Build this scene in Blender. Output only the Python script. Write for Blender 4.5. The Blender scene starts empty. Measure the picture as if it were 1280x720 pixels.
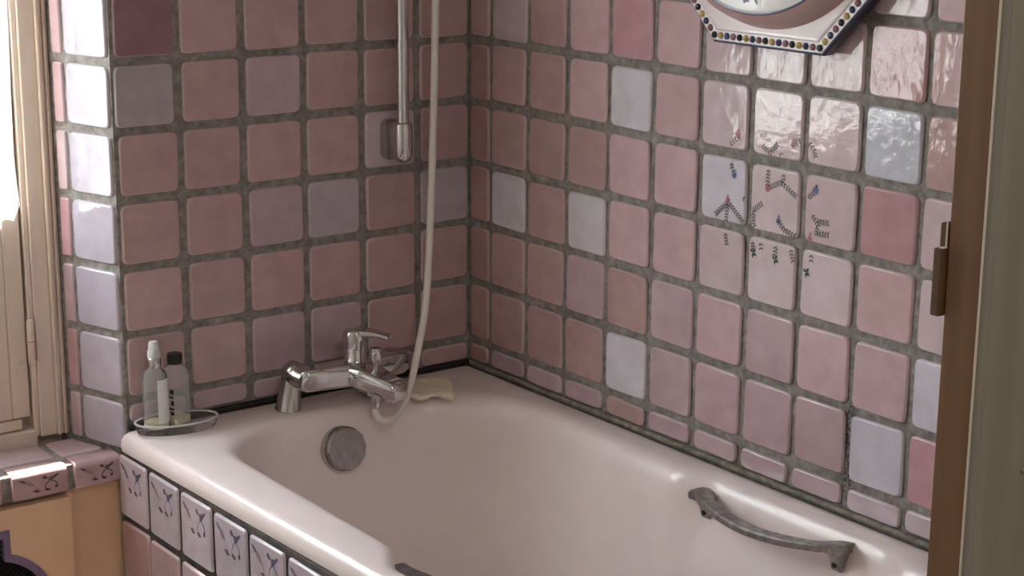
import bpy, bmesh, math, random
from mathutils import Vector, Matrix
random.seed(7)
S = bpy.context.scene
COL = S.collection

# ------------------------------------------------------------------ camera
cam_d = bpy.data.cameras.new('camera')
cam_d.sensor_fit = 'HORIZONTAL'
cam_d.sensor_width = 36.0
cam_d.lens = 2235.26 / 1280 * 36.0
cam_d.clip_start = 0.05
cam = bpy.data.objects.new('camera', cam_d)
COL.objects.link(cam)
_R = Matrix(((0.806538964, 0.136852879, -0.575122759),
             (-0.591143061, 0.197706164, -0.781960455),
             (0.006691775, 0.970661404, 0.240357355)))
cam.matrix_world = Matrix.Translation((-1.764027, -2.52521, 1.45888)) @ _R.to_4x4()
S.camera = cam

# ------------------------------------------------------------------ view transform and sky
S.view_settings.view_transform = 'Standard'
S.view_settings.look = 'None'
S.view_settings.gamma = 1.0
S.view_settings.use_curve_mapping = False
S.view_settings.exposure = 0.45

SKY = 22.0
w = bpy.data.worlds.new('world')
S.world = w
w.use_nodes = True
nt = w.node_tree
nt.nodes.clear()
out = nt.nodes.new('ShaderNodeOutputWorld')
bg = nt.nodes.new('ShaderNodeBackground')
tc = nt.nodes.new('ShaderNodeTexCoord')
sep = nt.nodes.new('ShaderNodeSeparateXYZ')
rmp = nt.nodes.new('ShaderNodeValToRGB')
nt.links.new(tc.outputs['Generated'], sep.inputs[0])
nt.links.new(sep.outputs['Z'], rmp.inputs[0])
nt.links.new(rmp.outputs[0], bg.inputs[0])
nt.links.new(bg.outputs[0], out.inputs[0])
e = rmp.color_ramp.elements
e[0].position = 0.0; e[0].color = (0.16, 0.17, 0.15, 1)
e[1].position = 0.03; e[1].color = (0.90, 0.95, 1.0, 1)
x_ = rmp.color_ramp.elements.new(1.0); x_.color = (0.80, 0.88, 1.0, 1)
bg.inputs[1].default_value = SKY

# sun: late light slipping steeply through the window
sun_d = bpy.data.lights.new('sun', 'SUN')
sun_d.energy = 34.0
sun_d.angle = math.radians(1.5)
sun_d.color = (1.0, 0.95, 0.88)
sun = bpy.data.objects.new('sun', sun_d)
COL.objects.link(sun)
sun.rotation_euler = Vector((0.10, -0.36, -1.0)).to_track_quat('-Z', 'Y').to_euler()
sun.location = (-1.5, 2, 4)

# portal in the window opening (guides sky light only, emits nothing itself)
pd = bpy.data.lights.new('window_portal', 'AREA')
pd.shape = 'RECTANGLE'; pd.size = 0.64; pd.size_y = 1.05
pd.cycles.is_portal = True
po = bpy.data.objects.new('window_portal', pd)
COL.objects.link(po)
po.location = (-1.075, 0.19, 1.40)
po.rotation_euler = (-math.pi / 2, 0, 0)

HALL_FILL = 9.0  # strength of the added hall fill light

# ------------------------------------------------------------------ materials
def new_mat(name):
    m = bpy.data.materials.new(name)
    m.use_nodes = True
    t = m.node_tree
    b = t.nodes['Principled BSDF']
    return m, t, b

def noise(t, scale, detail=3.0, rough=0.55, coord='Object', mapping=None):
    tcn = t.nodes.new('ShaderNodeTexCoord')
    n = t.nodes.new('ShaderNodeTexNoise')
    n.inputs['Scale'].default_value = scale
    n.inputs['Detail'].default_value = detail
    n.inputs['Roughness'].default_value = rough
    src = tcn.outputs[coord]
    if mapping:
        mp = t.nodes.new('ShaderNodeMapping')
        mp.inputs['Scale'].default_value = mapping
        t.links.new(src, mp.inputs[0]); src = mp.outputs[0]
    t.links.new(src, n.inputs['Vector'])
    return n

def ramp(t, src, stops):
    r = t.nodes.new('ShaderNodeValToRGB')
    els = r.color_ramp.elements
    while len(els) < len(stops): els.new(0.5)
    for el, (p, c) in zip(els, stops):
        el.position = p
        el.color = c if len(c) == 4 else (*c, 1)
    t.links.new(src, r.inputs[0])
    return r

def bump(t, b, src, strength, dist=0.001):
    n = t.nodes.new('ShaderNodeBump')
    n.inputs['Strength'].default_value = strength
    n.inputs['Distance'].default_value = dist
    t.links.new(src, n.inputs['Height'])
    t.links.new(n.outputs[0], b.inputs['Normal'])
    return n

def srgb(r, g, b):
    f = lambda c: (c / 255 / 12.92) if c / 255 <= 0.04045 else ((c / 255 + 0.055) / 1.055) ** 2.4
    return (f(r), f(g), f(b))

def plain(name, col, rough=0.5, metal=0.0, nscale=None, namt=0.12, bstr=0.0, coat=0.0):
    m, t, b = new_mat(name)
    b.inputs['Base Color'].default_value = (*col, 1)
    b.inputs['Roughness'].default_value = rough
    b.inputs['Metallic'].default_value = metal
    if coat: b.inputs['Coat Weight'].default_value = coat
    if nscale:
        n = noise(t, nscale)
        r = ramp(t, n.outputs['Fac'], [(0.3, tuple(c * (1 - namt) for c in col)), (0.7, tuple(min(1, c * (1 + namt)) for c in col))])
        t.links.new(r.outputs[0], b.inputs['Base Color'])
        if bstr: bump(t, b, n.outputs['Fac'], bstr)
    return m

def tile_mat(name, edge):
    """glazed hand-made tile; the colour comes from the object's own colour"""
    m, t, b = new_mat(name)
    oi = t.nodes.new('ShaderNodeObjectInfo')
    tcn = t.nodes.new('ShaderNodeTexCoord')
    add = t.nodes.new('ShaderNodeVectorMath'); add.operation = 'ADD'
    mul = t.nodes.new('ShaderNodeMath'); mul.operation = 'MULTIPLY'; mul.inputs[1].default_value = 37.0
    t.links.new(oi.outputs['Random'], mul.inputs[0])
    t.links.new(tcn.outputs['Object'], add.inputs[0]); t.links.new(mul.outputs[0], add.inputs[1])
    n1 = t.nodes.new('ShaderNodeTexNoise'); n1.inputs['Scale'].default_value = 28; n1.inputs['Detail'].default_value = 5
    n2 = t.nodes.new('ShaderNodeTexNoise'); n2.inputs['Scale'].default_value = 34; n2.inputs['Detail'].default_value = 1.5
    for n in (n1, n2): t.links.new(add.outputs[0], n.inputs['Vector'])
    r = ramp(t, n1.outputs['Fac'], [(0.25, (0.90, 0.88, 0.88)), (0.75, (1.08, 1.09, 1.10))])
    mx = t.nodes.new('ShaderNodeMix'); mx.data_type = 'RGBA'; mx.blend_type = 'MULTIPLY'; mx.inputs[0].default_value = 1
    t.links.new(oi.outputs['Color'], mx.inputs[6]); t.links.new(r.outputs[0], mx.inputs[7])
    src = mx.outputs[2]
    if edge:
        m2 = t.nodes.new('ShaderNodeMix'); m2.data_type = 'RGBA'; m2.inputs[0].default_value = 0.28
        m2.inputs[7].default_value = (0.66, 0.60, 0.60, 1)
        t.links.new(src, m2.inputs[6]); src = m2.outputs[2]
    t.links.new(src, b.inputs['Base Color'])
    b.inputs['Roughness'].default_value = 0.06 if not edge else 0.25
    b.inputs['Specular IOR Level'].default_value = 0.5
    b.inputs['IOR'].default_value = 1.62
    n4 = t.nodes.new('ShaderNodeTexNoise'); n4.inputs['Scale'].default_value = 75; n4.inputs['Detail'].default_value = 2; n4.inputs['Distortion'].default_value = 0.8
    t.links.new(add.outputs[0], n4.inputs['Vector'])
    bn = t.nodes.new('ShaderNodeBump'); bn.inputs['Strength'].default_value = 0.35; bn.inputs['Distance'].default_value = 0.0011
    t.links.new(n4.outputs['Fac'], bn.inputs['Height'])
    b2_ = bump(t, b, n2.outputs['Fac'], 0.5, 0.0024)
    t.links.new(bn.outputs[0], b2_.inputs['Normal'])
    return m

TILE = tile_mat('glazed_tile', False)
TILE_EDGE = tile_mat('glazed_tile_edge', True)

def grout_mat():
    m, t, b = new_mat('grout')
    n = noise(t, 60, 6, 0.7)
    r = ramp(t, n.outputs['Fac'], [(0.28, srgb(96, 91, 87)), (0.5, srgb(138, 131, 126)), (0.72, srgb(172, 165, 159))])
    n2 = noise(t, 190, 4, 0.8, mapping=(1.0, 1.0, 0.35))
    r2 = ramp(t, n2.outputs['Fac'], [(0.60, (0, 0, 0)), (0.72, (1, 1, 1))])
    n3 = noise(t, 9, 3)
    r3 = ramp(t, n3.outputs['Fac'], [(0.48, (0, 0, 0)), (0.62, (0.8, 0.8, 0.8))])
    mm = t.nodes.new('ShaderNodeMath'); mm.operation = 'MULTIPLY'
    t.links.new(r2.outputs[0], mm.inputs[0]); t.links.new(r3.outputs[0], mm.inputs[1])
    mx = t.nodes.new('ShaderNodeMix'); mx.data_type = 'RGBA'
    mx.inputs[7].default_value = (*srgb(185, 178, 166), 1)
    t.links.new(mm.outputs[0], mx.inputs[0]); t.links.new(r.outputs[0], mx.inputs[6])
    # black mould on the joint beside the white tile low on the right wall
    tcn = t.nodes.new('ShaderNodeTexCoord')
    mp = t.nodes.new('ShaderNodeMapping'); mp.inputs['Scale'].default_value = (1, 1, 0.25)
    t.links.new(tcn.outputs['Object'], mp.inputs[0])
    ds = t.nodes.new('ShaderNodeVectorMath'); ds.operation = 'DISTANCE'
    ds.inputs[1].default_value = (0, -0.913, 0.655 * 0.25)
    t.links.new(mp.outputs[0], ds.inputs[0])
    r4 = ramp(t, ds.outputs['Value'], [(0.010, (1, 1, 1)), (0.026, (0, 0, 0))])
    n4 = noise(t, 240, 3, 0.8)
    r5 = ramp(t, n4.outputs['Fac'], [(0.46, (0, 0, 0)), (0.54, (1, 1, 1))])
    m4 = t.nodes.new('ShaderNodeMath'); m4.operation = 'MULTIPLY'
    t.links.new(r4.outputs[0], m4.inputs[0]); t.links.new(r5.outputs[0], m4.inputs[1])
    mx2 = t.nodes.new('ShaderNodeMix'); mx2.data_type = 'RGBA'
    mx2.inputs[7].default_value = (*srgb(28, 22, 20), 1)
    t.links.new(m4.outputs[0], mx2.inputs[0]); t.links.new(mx.outputs[2], mx2.inputs[6])
    t.links.new(mx2.outputs[2], b.inputs['Base Color'])
    b.inputs['Roughness'].default_value = 0.9
    bump(t, b, n.outputs['Fac'], 0.5, 0.002)
    return m
GROUT = grout_mat()
PLASTER = plain('cream_plaster', srgb(222, 214, 204), 0.8, nscale=6, namt=0.04)
WHITE_PLASTER = plain('ceiling_paint', srgb(225, 218, 208), 0.85, nscale=6, namt=0.03)
FLOOR = plain('floor_vinyl', srgb(150, 140, 132), 0.5, nscale=14, namt=0.15)

def paint_mat(name, c1, c2, rough, stretch, chips=None):
    m, t, b = new_mat(name)
    n = noise(t, 22, 5, 0.6, mapping=stretch)
    r = ramp(t, n.outputs['Fac'], [(0.3, c1), (0.7, c2)])
    src = r.outputs[0]
    if chips:
        n2 = noise(t, 30, 3, 0.6)
        r2 = ramp(t, n2.outputs['Fac'], [(0.68, (0, 0, 0)), (0.70, (1, 1, 1))])
        mx = t.nodes.new('ShaderNodeMix'); mx.data_type = 'RGBA'
        mx.inputs[7].default_value = (*chips, 1)
        t.links.new(r2.outputs[0], mx.inputs[0]); t.links.new(src, mx.inputs[6]); src = mx.outputs[2]
    t.links.new(src, b.inputs['Base Color'])
    b.inputs['Roughness'].default_value = rough
    bump(t, b, n.outputs['Fac'], 0.35, 0.002)
    return m
CREAM = paint_mat('cream_gloss_paint', srgb(222, 202, 184), srgb(230, 211, 194), 0.35, (1, 1, 0.15))
CREAM_CHIP = paint_mat('worn_cream_paint', srgb(218, 198, 178), srgb(228, 208, 190), 0.4, (1, 1, 0.3), srgb(205, 192, 180))
GREY_PAINT = paint_mat('grey_green_brushed_paint', srgb(124, 118, 103), srgb(150, 143, 127), 0.42, (1, 1, 0.045))
WOOD = paint_mat('brown_varnished_wood', srgb(112, 78, 48), srgb(150, 108, 68), 0.45, (1.4, 1.4, 0.06))
WOOD_DARK = plain('dark_worn_brown', srgb(92, 62, 38), 0.5, nscale=40, namt=0.3)
BEAD = plain('pale_paint_edge', srgb(214, 204, 184), 0.5)
ORANGE = paint_mat('orange_paint', srgb(222, 180, 146), srgb(228, 187, 153), 0.5, (1, 1, 0.3))
PURPLE = plain('purple_paint', srgb(122, 102, 128), 0.5, nscale=30, namt=0.1)
MESH_BLACK = plain('black_wire', srgb(30, 26, 26), 0.5, 0.4)
RECESS_SHADE = plain('painted_recess_shade', srgb(24, 18, 16), 0.9)
SEAL = plain('mouldy_sealant', srgb(128, 120, 109), 0.7, nscale=70, namt=0.45, bstr=0.4)
SEAL_DARK = plain('dark_sealant', srgb(34, 28, 26), 0.7, nscale=70, namt=0.5, bstr=0.4)

def bath_mat():
    m, t, b = new_mat('pink_bath_enamel')
    n = noise(t, 14, 4)
    c = srgb(240, 225, 221)
    r = ramp(t, n.outputs['Fac'], [(0.3, tuple(k * 0.96 for k in c)), (0.7, tuple(k * 1.02 for k in c))])
    t.links.new(r.outputs[0], b.inputs['Base Color'])
    b.inputs['Roughness'].default_value = 0.30
    b.inputs['Coat Weight'].default_value = 0.35
    b.inputs['Coat Roughness'].default_value = 0.2
    return m
BATH = bath_mat()

def metal(name, c, rough, nscale=None, lo=None):
    m, t, b = new_mat(name)
    b.inputs['Metallic'].default_value = 1
    b.inputs['Base Color'].default_value = (*c, 1)
    b.inputs['Roughness'].default_value = rough
    if nscale:
        n = noise(t, nscale, 5, 0.65)
        r = ramp(t, n.outputs['Fac'], [(0.35, lo), (0.65, c)])
        t.links.new(r.outputs[0], b.inputs['Base Color'])
        r2 = ramp(t, n.outputs['Fac'], [(0.3, (rough + .18,) * 3), (0.7, (rough,) * 3)])
        t.links.new(r2.outputs[0], b.inputs['Roughness'])
    return m
CHROME = metal('chrome', (0.62, 0.61, 0.61), 0.07)
CHROME_SPOT = metal('water_spotted_chrome', (0.62, 0.61, 0.61), 0.2, 90, (0.46, 0.45, 0.44))
CHROME_DULL = metal('dull_chrome', (0.52, 0.50, 0.49), 0.2)
GRIP = metal('tarnished_grip_metal', (0.50, 0.49, 0.48), 0.34, 90, (0.27, 0.26, 0.25))
BLACK = plain('black_plastic', srgb(22, 18, 18), 0.35)
HOSE = plain('off_white_plastic_hose', srgb(226, 218, 208), 0.35, nscale=30, namt=0.04)
CLOTH = plain('cream_sponge_cloth', srgb(238, 226, 202), 0.95, nscale=160, namt=0.1, bstr=0.8)

def clear(name, haze, tint):
    """thin clear plastic: see-through, fresnel gloss and a little surface haze"""
    m, t, b = new_mat(name)
    o = t.nodes['Material Output']
    tr = t.nodes.new('ShaderNodeBsdfTransparent'); tr.inputs[0].default_value = (*tint, 1)
    gl = t.nodes.new('ShaderNodeBsdfGlossy'); gl.inputs['Roughness'].default_value = 0.07
    df = t.nodes.new('ShaderNodeBsdfDiffuse'); df.inputs[0].default_value = (0.82, 0.81, 0.80, 1)
    lw = t.nodes.new('ShaderNodeLayerWeight'); lw.inputs[0].default_value = 0.12
    m1 = t.nodes.new('ShaderNodeMixShader'); m1.inputs[0].default_value = haze
    t.links.new(tr.outputs[0], m1.inputs[1]); t.links.new(df.outputs[0], m1.inputs[2])
    m2 = t.nodes.new('ShaderNodeMixShader')
    t.links.new(lw.outputs['Fresnel'], m2.inputs[0]); t.links.new(m1.outputs[0], m2.inputs[1]); t.links.new(gl.outputs[0], m2.inputs[2])
    t.links.new(m2.outputs[0], o.inputs[0])
    return m
CLEAR = clear('clear_bottle_plastic', 0.20, (0.96, 0.96, 0.95))
ACRYL = clear('clear_acrylic', 0.10, (0.985, 0.98, 0.98))
LIQUID = plain('creamy_liquid', srgb(226, 218, 180), 0.3)
NOZZLE = plain('translucent_white_nozzle', srgb(216, 212, 210), 0.35)
LABEL = plain('white_label', srgb(226, 224, 220), 0.5)
INK = plain('black_ink', srgb(26, 22, 24), 0.6)

def pane_mat():
    m, t, b = new_mat('window_glass')
    o = t.nodes['Material Output']
    tr = t.nodes.new('ShaderNodeBsdfTransparent'); tr.inputs[0].default_value = (0.93, 0.95, 0.95, 1)
    gl = t.nodes.new('ShaderNodeBsdfGlossy'); gl.inputs['Roughness'].default_value = 0.02
    mx = t.nodes.new('ShaderNodeMixShader'); mx.inputs[0].default_value = 0.06
    t.links.new(tr.outputs[0], mx.inputs[1]); t.links.new(gl.outputs[0], mx.inputs[2])
    t.links.new(mx.outputs[0], o.inputs[0])
    return m
PANE = pane_mat()

def lace_mat():
    m, t, b = new_mat('white_lace')
    o = t.nodes['Material Output']
    b.inputs['Base Color'].default_value = (*srgb(240, 238, 236), 1)
    b.inputs['Roughness'].default_value = 0.9
    tl = t.nodes.new('ShaderNodeBsdfTranslucent'); tl.inputs[0].default_value = (0.85, 0.85, 0.86, 1)
    m1 = t.nodes.new('ShaderNodeMixShader'); m1.inputs[0].default_value = 0.55
    t.links.new(b.outputs[0], m1.inputs[1]); t.links.new(tl.outputs[0], m1.inputs[2])
    tr = t.nodes.new('ShaderNodeBsdfTransparent')
    tcn = t.nodes.new('ShaderNodeTexCoord')
    v = t.nodes.new('ShaderNodeTexNoise'); v.inputs['Scale'].default_value = 26; v.inputs['Detail'].default_value = 1
    t.links.new(tcn.outputs['Object'], v.inputs['Vector'])
    r = ramp(t, v.outputs['Fac'], [(0.42, (0.28,) * 3), (0.58, (0.55,) * 3)])
    m2 = t.nodes.new('ShaderNodeMixShader')
    t.links.new(r.outputs[0], m2.inputs[0]); t.links.new(tr.outputs[0], m2.inputs[1]); t.links.new(m1.outputs[0], m2.inputs[2])
    t.links.new(m2.outputs[0], o.inputs[0])
    return m
LACE = lace_mat()

CERAMIC_PINK = plain('pale_pink_ceramic_glaze', srgb(226, 212, 212), 0.18, nscale=20, namt=0.04)
CERAMIC_ROSE = plain('dusty_rose_ceramic_glaze', srgb(196, 164, 160), 0.3, nscale=20, namt=0.06)
CERAMIC_WHITE = plain('white_ceramic_glaze', srgb(232, 228, 224), 0.2)
NAVY = plain('dark_blue_glaze', srgb(62, 58, 78), 0.25)
BLUE_LINE = plain('slate_blue_line', srgb(96, 98, 130), 0.3)
BEADS = [plain('blackish_green_bead', srgb(44, 52, 52), 0.2), plain('ochre_bead', srgb(204, 174, 112), 0.25),
         plain('indigo_bead', srgb(74, 74, 112), 0.2), plain('mauve_bead', srgb(160, 112, 130), 0.25)]
LEAF = plain('sprig_leaf_paint', srgb(92, 94, 92), 0.3)
STEM_PINK = plain('sprig_pink_stem', srgb(150, 118, 122), 0.3)
PETAL_PINK = plain('sprig_pink_petal', srgb(172, 108, 122), 0.3)
PETAL_BLUE = plain('sprig_blue_petal', srgb(84, 98, 138), 0.3)
LEAF_GREEN = plain('sprig_green_leaf', srgb(66, 98, 84), 0.3)
FADED = plain('faded_grey_motif', srgb(98, 94, 100), 0.35)
FADED_PINK = plain('faded_pink_motif', srgb(158, 122, 130), 0.35)
FADED_DARK = plain('dark_motif', srgb(84, 62, 70), 0.35)
FILL_WHITE = plain('fill_light_white', srgb(235, 232, 225), 0.5)

# ------------------------------------------------------------------ helpers
class MB:
    def __init__(s): s.v = []; s.f = []; s.m = []
    def add(s, vs, fs, mi=0):
        o = len(s.v); s.v += [tuple(p) for p in vs]
        for f in fs: s.f.append(tuple(i + o for i in f)); s.m.append(mi)
    def box(s, a, b, mi=0):
        (x0, y0, z0), (x1, y1, z1) = a, b
        s.add([(x0, y0, z0), (x1, y0, z0), (x1, y1, z0), (x0, y1, z0), (x0, y0, z1), (x1, y0, z1), (x1, y1, z1), (x0, y1, z1)],
              [(3, 2, 1, 0), (4, 5, 6, 7), (0, 1, 5, 4), (1, 2, 6, 5), (2, 3, 7, 6), (3, 0, 4, 7)], mi)
    def prism(s, poly, z0, z1, mi=0):
        n = len(poly)
        s.add([(x, y, z0) for x, y in poly] + [(x, y, z1) for x, y in poly],
              [tuple(range(n))[::-1], tuple(range(n, 2 * n))] + [(i, (i + 1) % n, (i + 1) % n + n, i + n) for i in range(n)], mi)
    def loft(s, rings, cap0=True, cap1=True, mi=0, closed=True):
        n = len(rings[0]); vs = [p for r in rings for p in r]; fs = []
        for k in range(len(rings) - 1):
            for i in range(n if closed else n - 1):
                j = (i + 1) % n
                fs.append((k * n + i, k * n + j, (k + 1) * n + j, (k + 1) * n + i))
        if cap0: fs.append(tuple(range(n))[::-1])
        if cap1: fs.append(tuple(range((len(rings) - 1) * n, len(rings) * n)))
        s.add(vs, fs, mi)
    def tube(s, pts, rad, n=12, mi=0, caps=True):
        pts = [Vector(p) for p in pts]
        if not isinstance(rad, (list, tuple)): rad = [rad] * len(pts)
        rings = []; ref = None
        for i, p in enumerate(pts):
            d = (pts[min(i + 1, len(pts) - 1)] - pts[max(i - 1, 0)]).normalized()
            if ref is None:
                ref = d.cross(Vector((0, 0, 1)))
                if ref.length < 1e-3: ref = d.cross(Vector((1, 0, 0)))
            ref = (ref - d * ref.dot(d)).normalized()
            bn = d.cross(ref)
            rings.append([p + (ref * math.cos(a) + bn * math.sin(a)) * rad[i] for a in [2 * math.pi * k / n for k in range(n)]])
        s.loft(rings, caps, caps, mi)
    def lathe(s, prof, axis_o, axis_d, n=24, mi=0, cap0=True, cap1=True, sx=1.0, sy=1.0):
        o = Vector(axis_o); d = Vector(axis_d).normalized()
        a = d.cross(Vector((0, 0, 1)))
        a = Vector((1, 0, 0)) if a.length < 1e-3 else a.normalized()
        b = d.cross(a)
        rings = [[o + d * h + (a * math.cos(t) * sx + b * math.sin(t) * sy) * r for t in [2 * math.pi * k / n for k in range(n)]] for r, h in prof]
        s.loft(rings, cap0, cap1, mi)
    def build(s, name, mats, parent=None, smooth=True, sharp=40):
        me = bpy.data.meshes.new(name)
        me.from_pydata(s.v, [], s.f)
        if not isinstance(mats, (list, tuple)): mats = [mats]
        for m in mats: me.materials.append(m)
        for p, mi in zip(me.polygons, s.m): p.material_index = mi; p.use_smooth = smooth
        bm = bmesh.new(); bm.from_mesh(me)
        bmesh.ops.recalc_face_normals(bm, faces=bm.faces)
        if smooth:
            for ed in bm.edges:
                if len(ed.link_faces) == 2 and ed.calc_face_angle(0) > math.radians(sharp): ed.smooth = False
        bm.to_mesh(me); bm.free()
        o = bpy.data.objects.new(name, me); COL.objects.link(o)
        if parent: o.parent = parent
        return o

def bevel(o, w_, seg=2, angle=35):
    m = o.modifiers.new('bevel', 'BEVEL'); m.width = w_; m.segments = seg; m.limit_method = 'ANGLE'; m.angle_limit = math.radians(angle)
    return o
def subsurf(o, lv=2):
    m = o.modifiers.new('subsurf', 'SUBSURF'); m.levels = lv; m.render_levels = lv
    return o
def tag(o, label, cat, group=None):
    o['label'] = label; o['category'] = cat
    if group: o['group'] = group
    return o
def empty(name, loc=(0, 0, 0)):
    o = bpy.data.objects.new(name, None); o.location = loc; o.empty_display_size = 0.05; COL.objects.link(o); return o
def structure(o): o['kind'] = 'structure'; return o
def smooth_path(ctrl, per=8):
    P = [Vector(p) for p in ctrl]; out = []
    for i in range(len(P) - 1):
        p0, p1, p2, p3 = P[max(i - 1, 0)], P[i], P[i + 1], P[min(i + 2, len(P) - 1)]
        for k in range(per):
            t = k / per
            out.append(0.5 * ((2 * p1) + (p2 - p0) * t + (2 * p0 - 5 * p1 + 4 * p2 - p3) * t * t + (3 * p1 - p0 - 3 * p2 + p3) * t ** 3))
    out.append(P[-1]); return out

# ------------------------------------------------------------------ tiles
def round_poly(poly, r, seg=2):
    """round the corners of a convex CCW polygon"""
    n = len(poly); out = []
    for i in range(n):
        p0, p1, p2 = Vector(poly[i - 1]), Vector(poly[i]), Vector(poly[(i + 1) % n])
        a = (p0 - p1).normalized(); b = (p2 - p1).normalized()
        for k in range(seg + 1):
            t = k / seg
            q0 = p1 + a * r * (1 - t); q1 = p1 + b * r * t
            out.append(q0 * (1 - t) + q1 * t if False else (p1 + a * r) * (1 - t) ** 2 + p1 * 2 * t * (1 - t) + (p1 + b * r) * t * t)
    return out
TILE_CACHE = {}
def tile_mesh(poly, r=0.009, t=0.0045):
    key = tuple((round(x, 4), round(y, 4)) for x, y in poly) + (r, t)
    if key in TILE_CACHE: return TILE_CACHE[key]
    outl = round_poly([Vector((x, y)) for x, y in poly], r)
    n = len(outl)
    c = sum((Vector(p) for p in poly), Vector((0, 0))) / len(poly)
    hw = max(abs(x - c.x) for x, _ in poly); hh = max(abs(y - c.y) for _, y in poly)
    def ring(ins, z): return [(c.x + (p.x - c.x) * (1 - ins / hw), c.y + (p.y - c.y) * (1 - ins / hh), z) for p in outl]
    vs = ring(0, 0) + ring(0.0004, t * 0.55) + ring(0.0028, t)
    fs = []; mi = []
    for k in range(2):
        for i in range(n):
            j = (i + 1) % n
            fs.append((k * n + i, k * n + j, (k + 1) * n + j, (k + 1) * n + i)); mi.append(1)
    fs.append(tuple(range(2 * n, 3 * n))); mi.append(0)
    me = bpy.data.meshes.new('tile'); me.from_pydata(vs, [], fs)
    me.materials.append(TILE); me.materials.append(TILE_EDGE)
    for p, k in zip(me.polygons, mi): p.material_index = k; p.use_smooth = (k == 1)
    TILE_CACHE[key] = me
    return me
def rect(w_, h_): return [(-w_ / 2, -h_ / 2), (w_ / 2, -h_ / 2), (w_ / 2, h_ / 2), (-w_ / 2, h_ / 2)]
def tile(parent, me, c, u, v, col, tilt=0.6, twist=0.5, name='tile'):
    o = bpy.data.objects.new(name, me); COL.objects.link(o); o.parent = parent
    u = Vector(u).normalized(); v = Vector(v).normalized(); n = u.cross(v)
    M = Matrix((u, v, n)).transposed().to_4x4()
    rx, ry, rz = (math.radians(random.gauss(0, s)) for s in (tilt * .6, tilt * .6, twist * .6))
    j = random.uniform(0.94, 1.06); g = random.uniform(-.008, .008)
    o.matrix_local = Matrix.Translation(c) @ M @ Matrix.Rotation(rz, 4, 'Z') @ Matrix.Rotation(rx, 4, 'X') @ Matrix.Rotation(ry, 4, 'Y')
    o.color = (min(1, col[0] * j), min(1, col[1] * j * (1 + g)), min(1, col[2] * j * (1 - g)), 1)
    return o
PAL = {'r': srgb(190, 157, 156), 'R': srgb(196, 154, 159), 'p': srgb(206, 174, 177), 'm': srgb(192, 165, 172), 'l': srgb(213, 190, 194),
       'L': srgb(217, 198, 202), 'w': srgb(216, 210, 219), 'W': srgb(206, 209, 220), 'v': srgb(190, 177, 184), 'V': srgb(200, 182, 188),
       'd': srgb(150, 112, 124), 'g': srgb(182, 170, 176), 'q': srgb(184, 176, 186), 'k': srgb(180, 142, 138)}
PV = 0.106366; Z0 = 1.137; PH = 0.10584; A0 = 0.0659
TW, TH = 0.0950, 0.0940
RIM = 0.56
FULL = tile_mesh(rect(TW, TH))

# ------------------------------------------------------------------ room shell
def sbox(name, a, b, m, parent=None):
    mb = MB(); mb.box(a, b); o = mb.build(name, m, parent, smooth=False)
    if not parent: structure(o)
    return o
H = 2.36
floor = sbox('floor', (-1.85, -3.7, -0.05), (0.12, 0.26, 0.0), FLOOR)
ceiling = sbox('ceiling', (-3.0, -3.7, H), (0.12, 0.26, H + 0.05), WHITE_PLASTER)
floor2 = sbox('floor_hall', (-3.0, -3.7, -0.05), (-1.85, -1.6, 0.0), FLOOR)
wall_right = sbox('wall_right', (0.0, -1.65, 0), (0.1, 0.0, H), GROUT)
wall_left = sbox('wall_left', (-1.74, -1.65, 0), (-1.64, 0.0, H), PLASTER)

# wall_back: tiled pier behind the taps, the splayed window recess, wall under the sill, lintel
mb = MB()
mb.prism([(-0.66, 0.0), (0.1, 0.0), (0.1, 0.26), (-0.705, 0.26), (-0.705, 0.14), (-0.70, 0.125)], 0, H, 0)
mb.prism([(-1.74, 0.0), (-1.48, 0.0), (-1.45, 0.125), (-1.45, 0.26), (-1.74, 0.26)], 0, H, 1)
mb.prism([(-1.48, 0.022), (-0.664, 0.022), (-0.70, 0.125), (-0.705, 0.26), (-1.45, 0.26), (-1.45, 0.125)], 0, 0.476, 2)
mb.box((-1.46, 0.0, 1.98), (-0.66, 0.26, H), 1)
wall_back = structure(mb.build('wall_back', [GROUT, PLASTER, ORANGE], smooth=False))

# wall_front with the doorway the photograph is taken through
mb = MB()
JX = -0.708; JY0 = -1.682; JY1 = -1.65
mb.box((JX + 0.012, JY0 + 0.004, 0), (0.1, JY1, H))
mb.box((-1.74, JY0 + 0.004, 0), (-1.50, JY1, H))
mb.box((-1.50, JY0 + 0.004, 2.02), (JX + 0.012, JY1, H))
wall_front = structure(mb.build('wall_front', PLASTER, smooth=False))
sbox('wall_hall_right', (0.02, -3.7, 0), (0.12, JY0, H), PLASTER)
sbox('wall_hall_left', (-3.0, -3.7, 0), (-2.9, JY0 + 0.03, H), PLASTER)
sbox('wall_hall_back', (-3.0, -3.8, 0), (0.12, -3.7, H), PLASTER)
sbox('wall_hall_front', (-3.0, JY0 + 0.004, 0), (-1.74, JY1, H), PLASTER)

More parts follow.
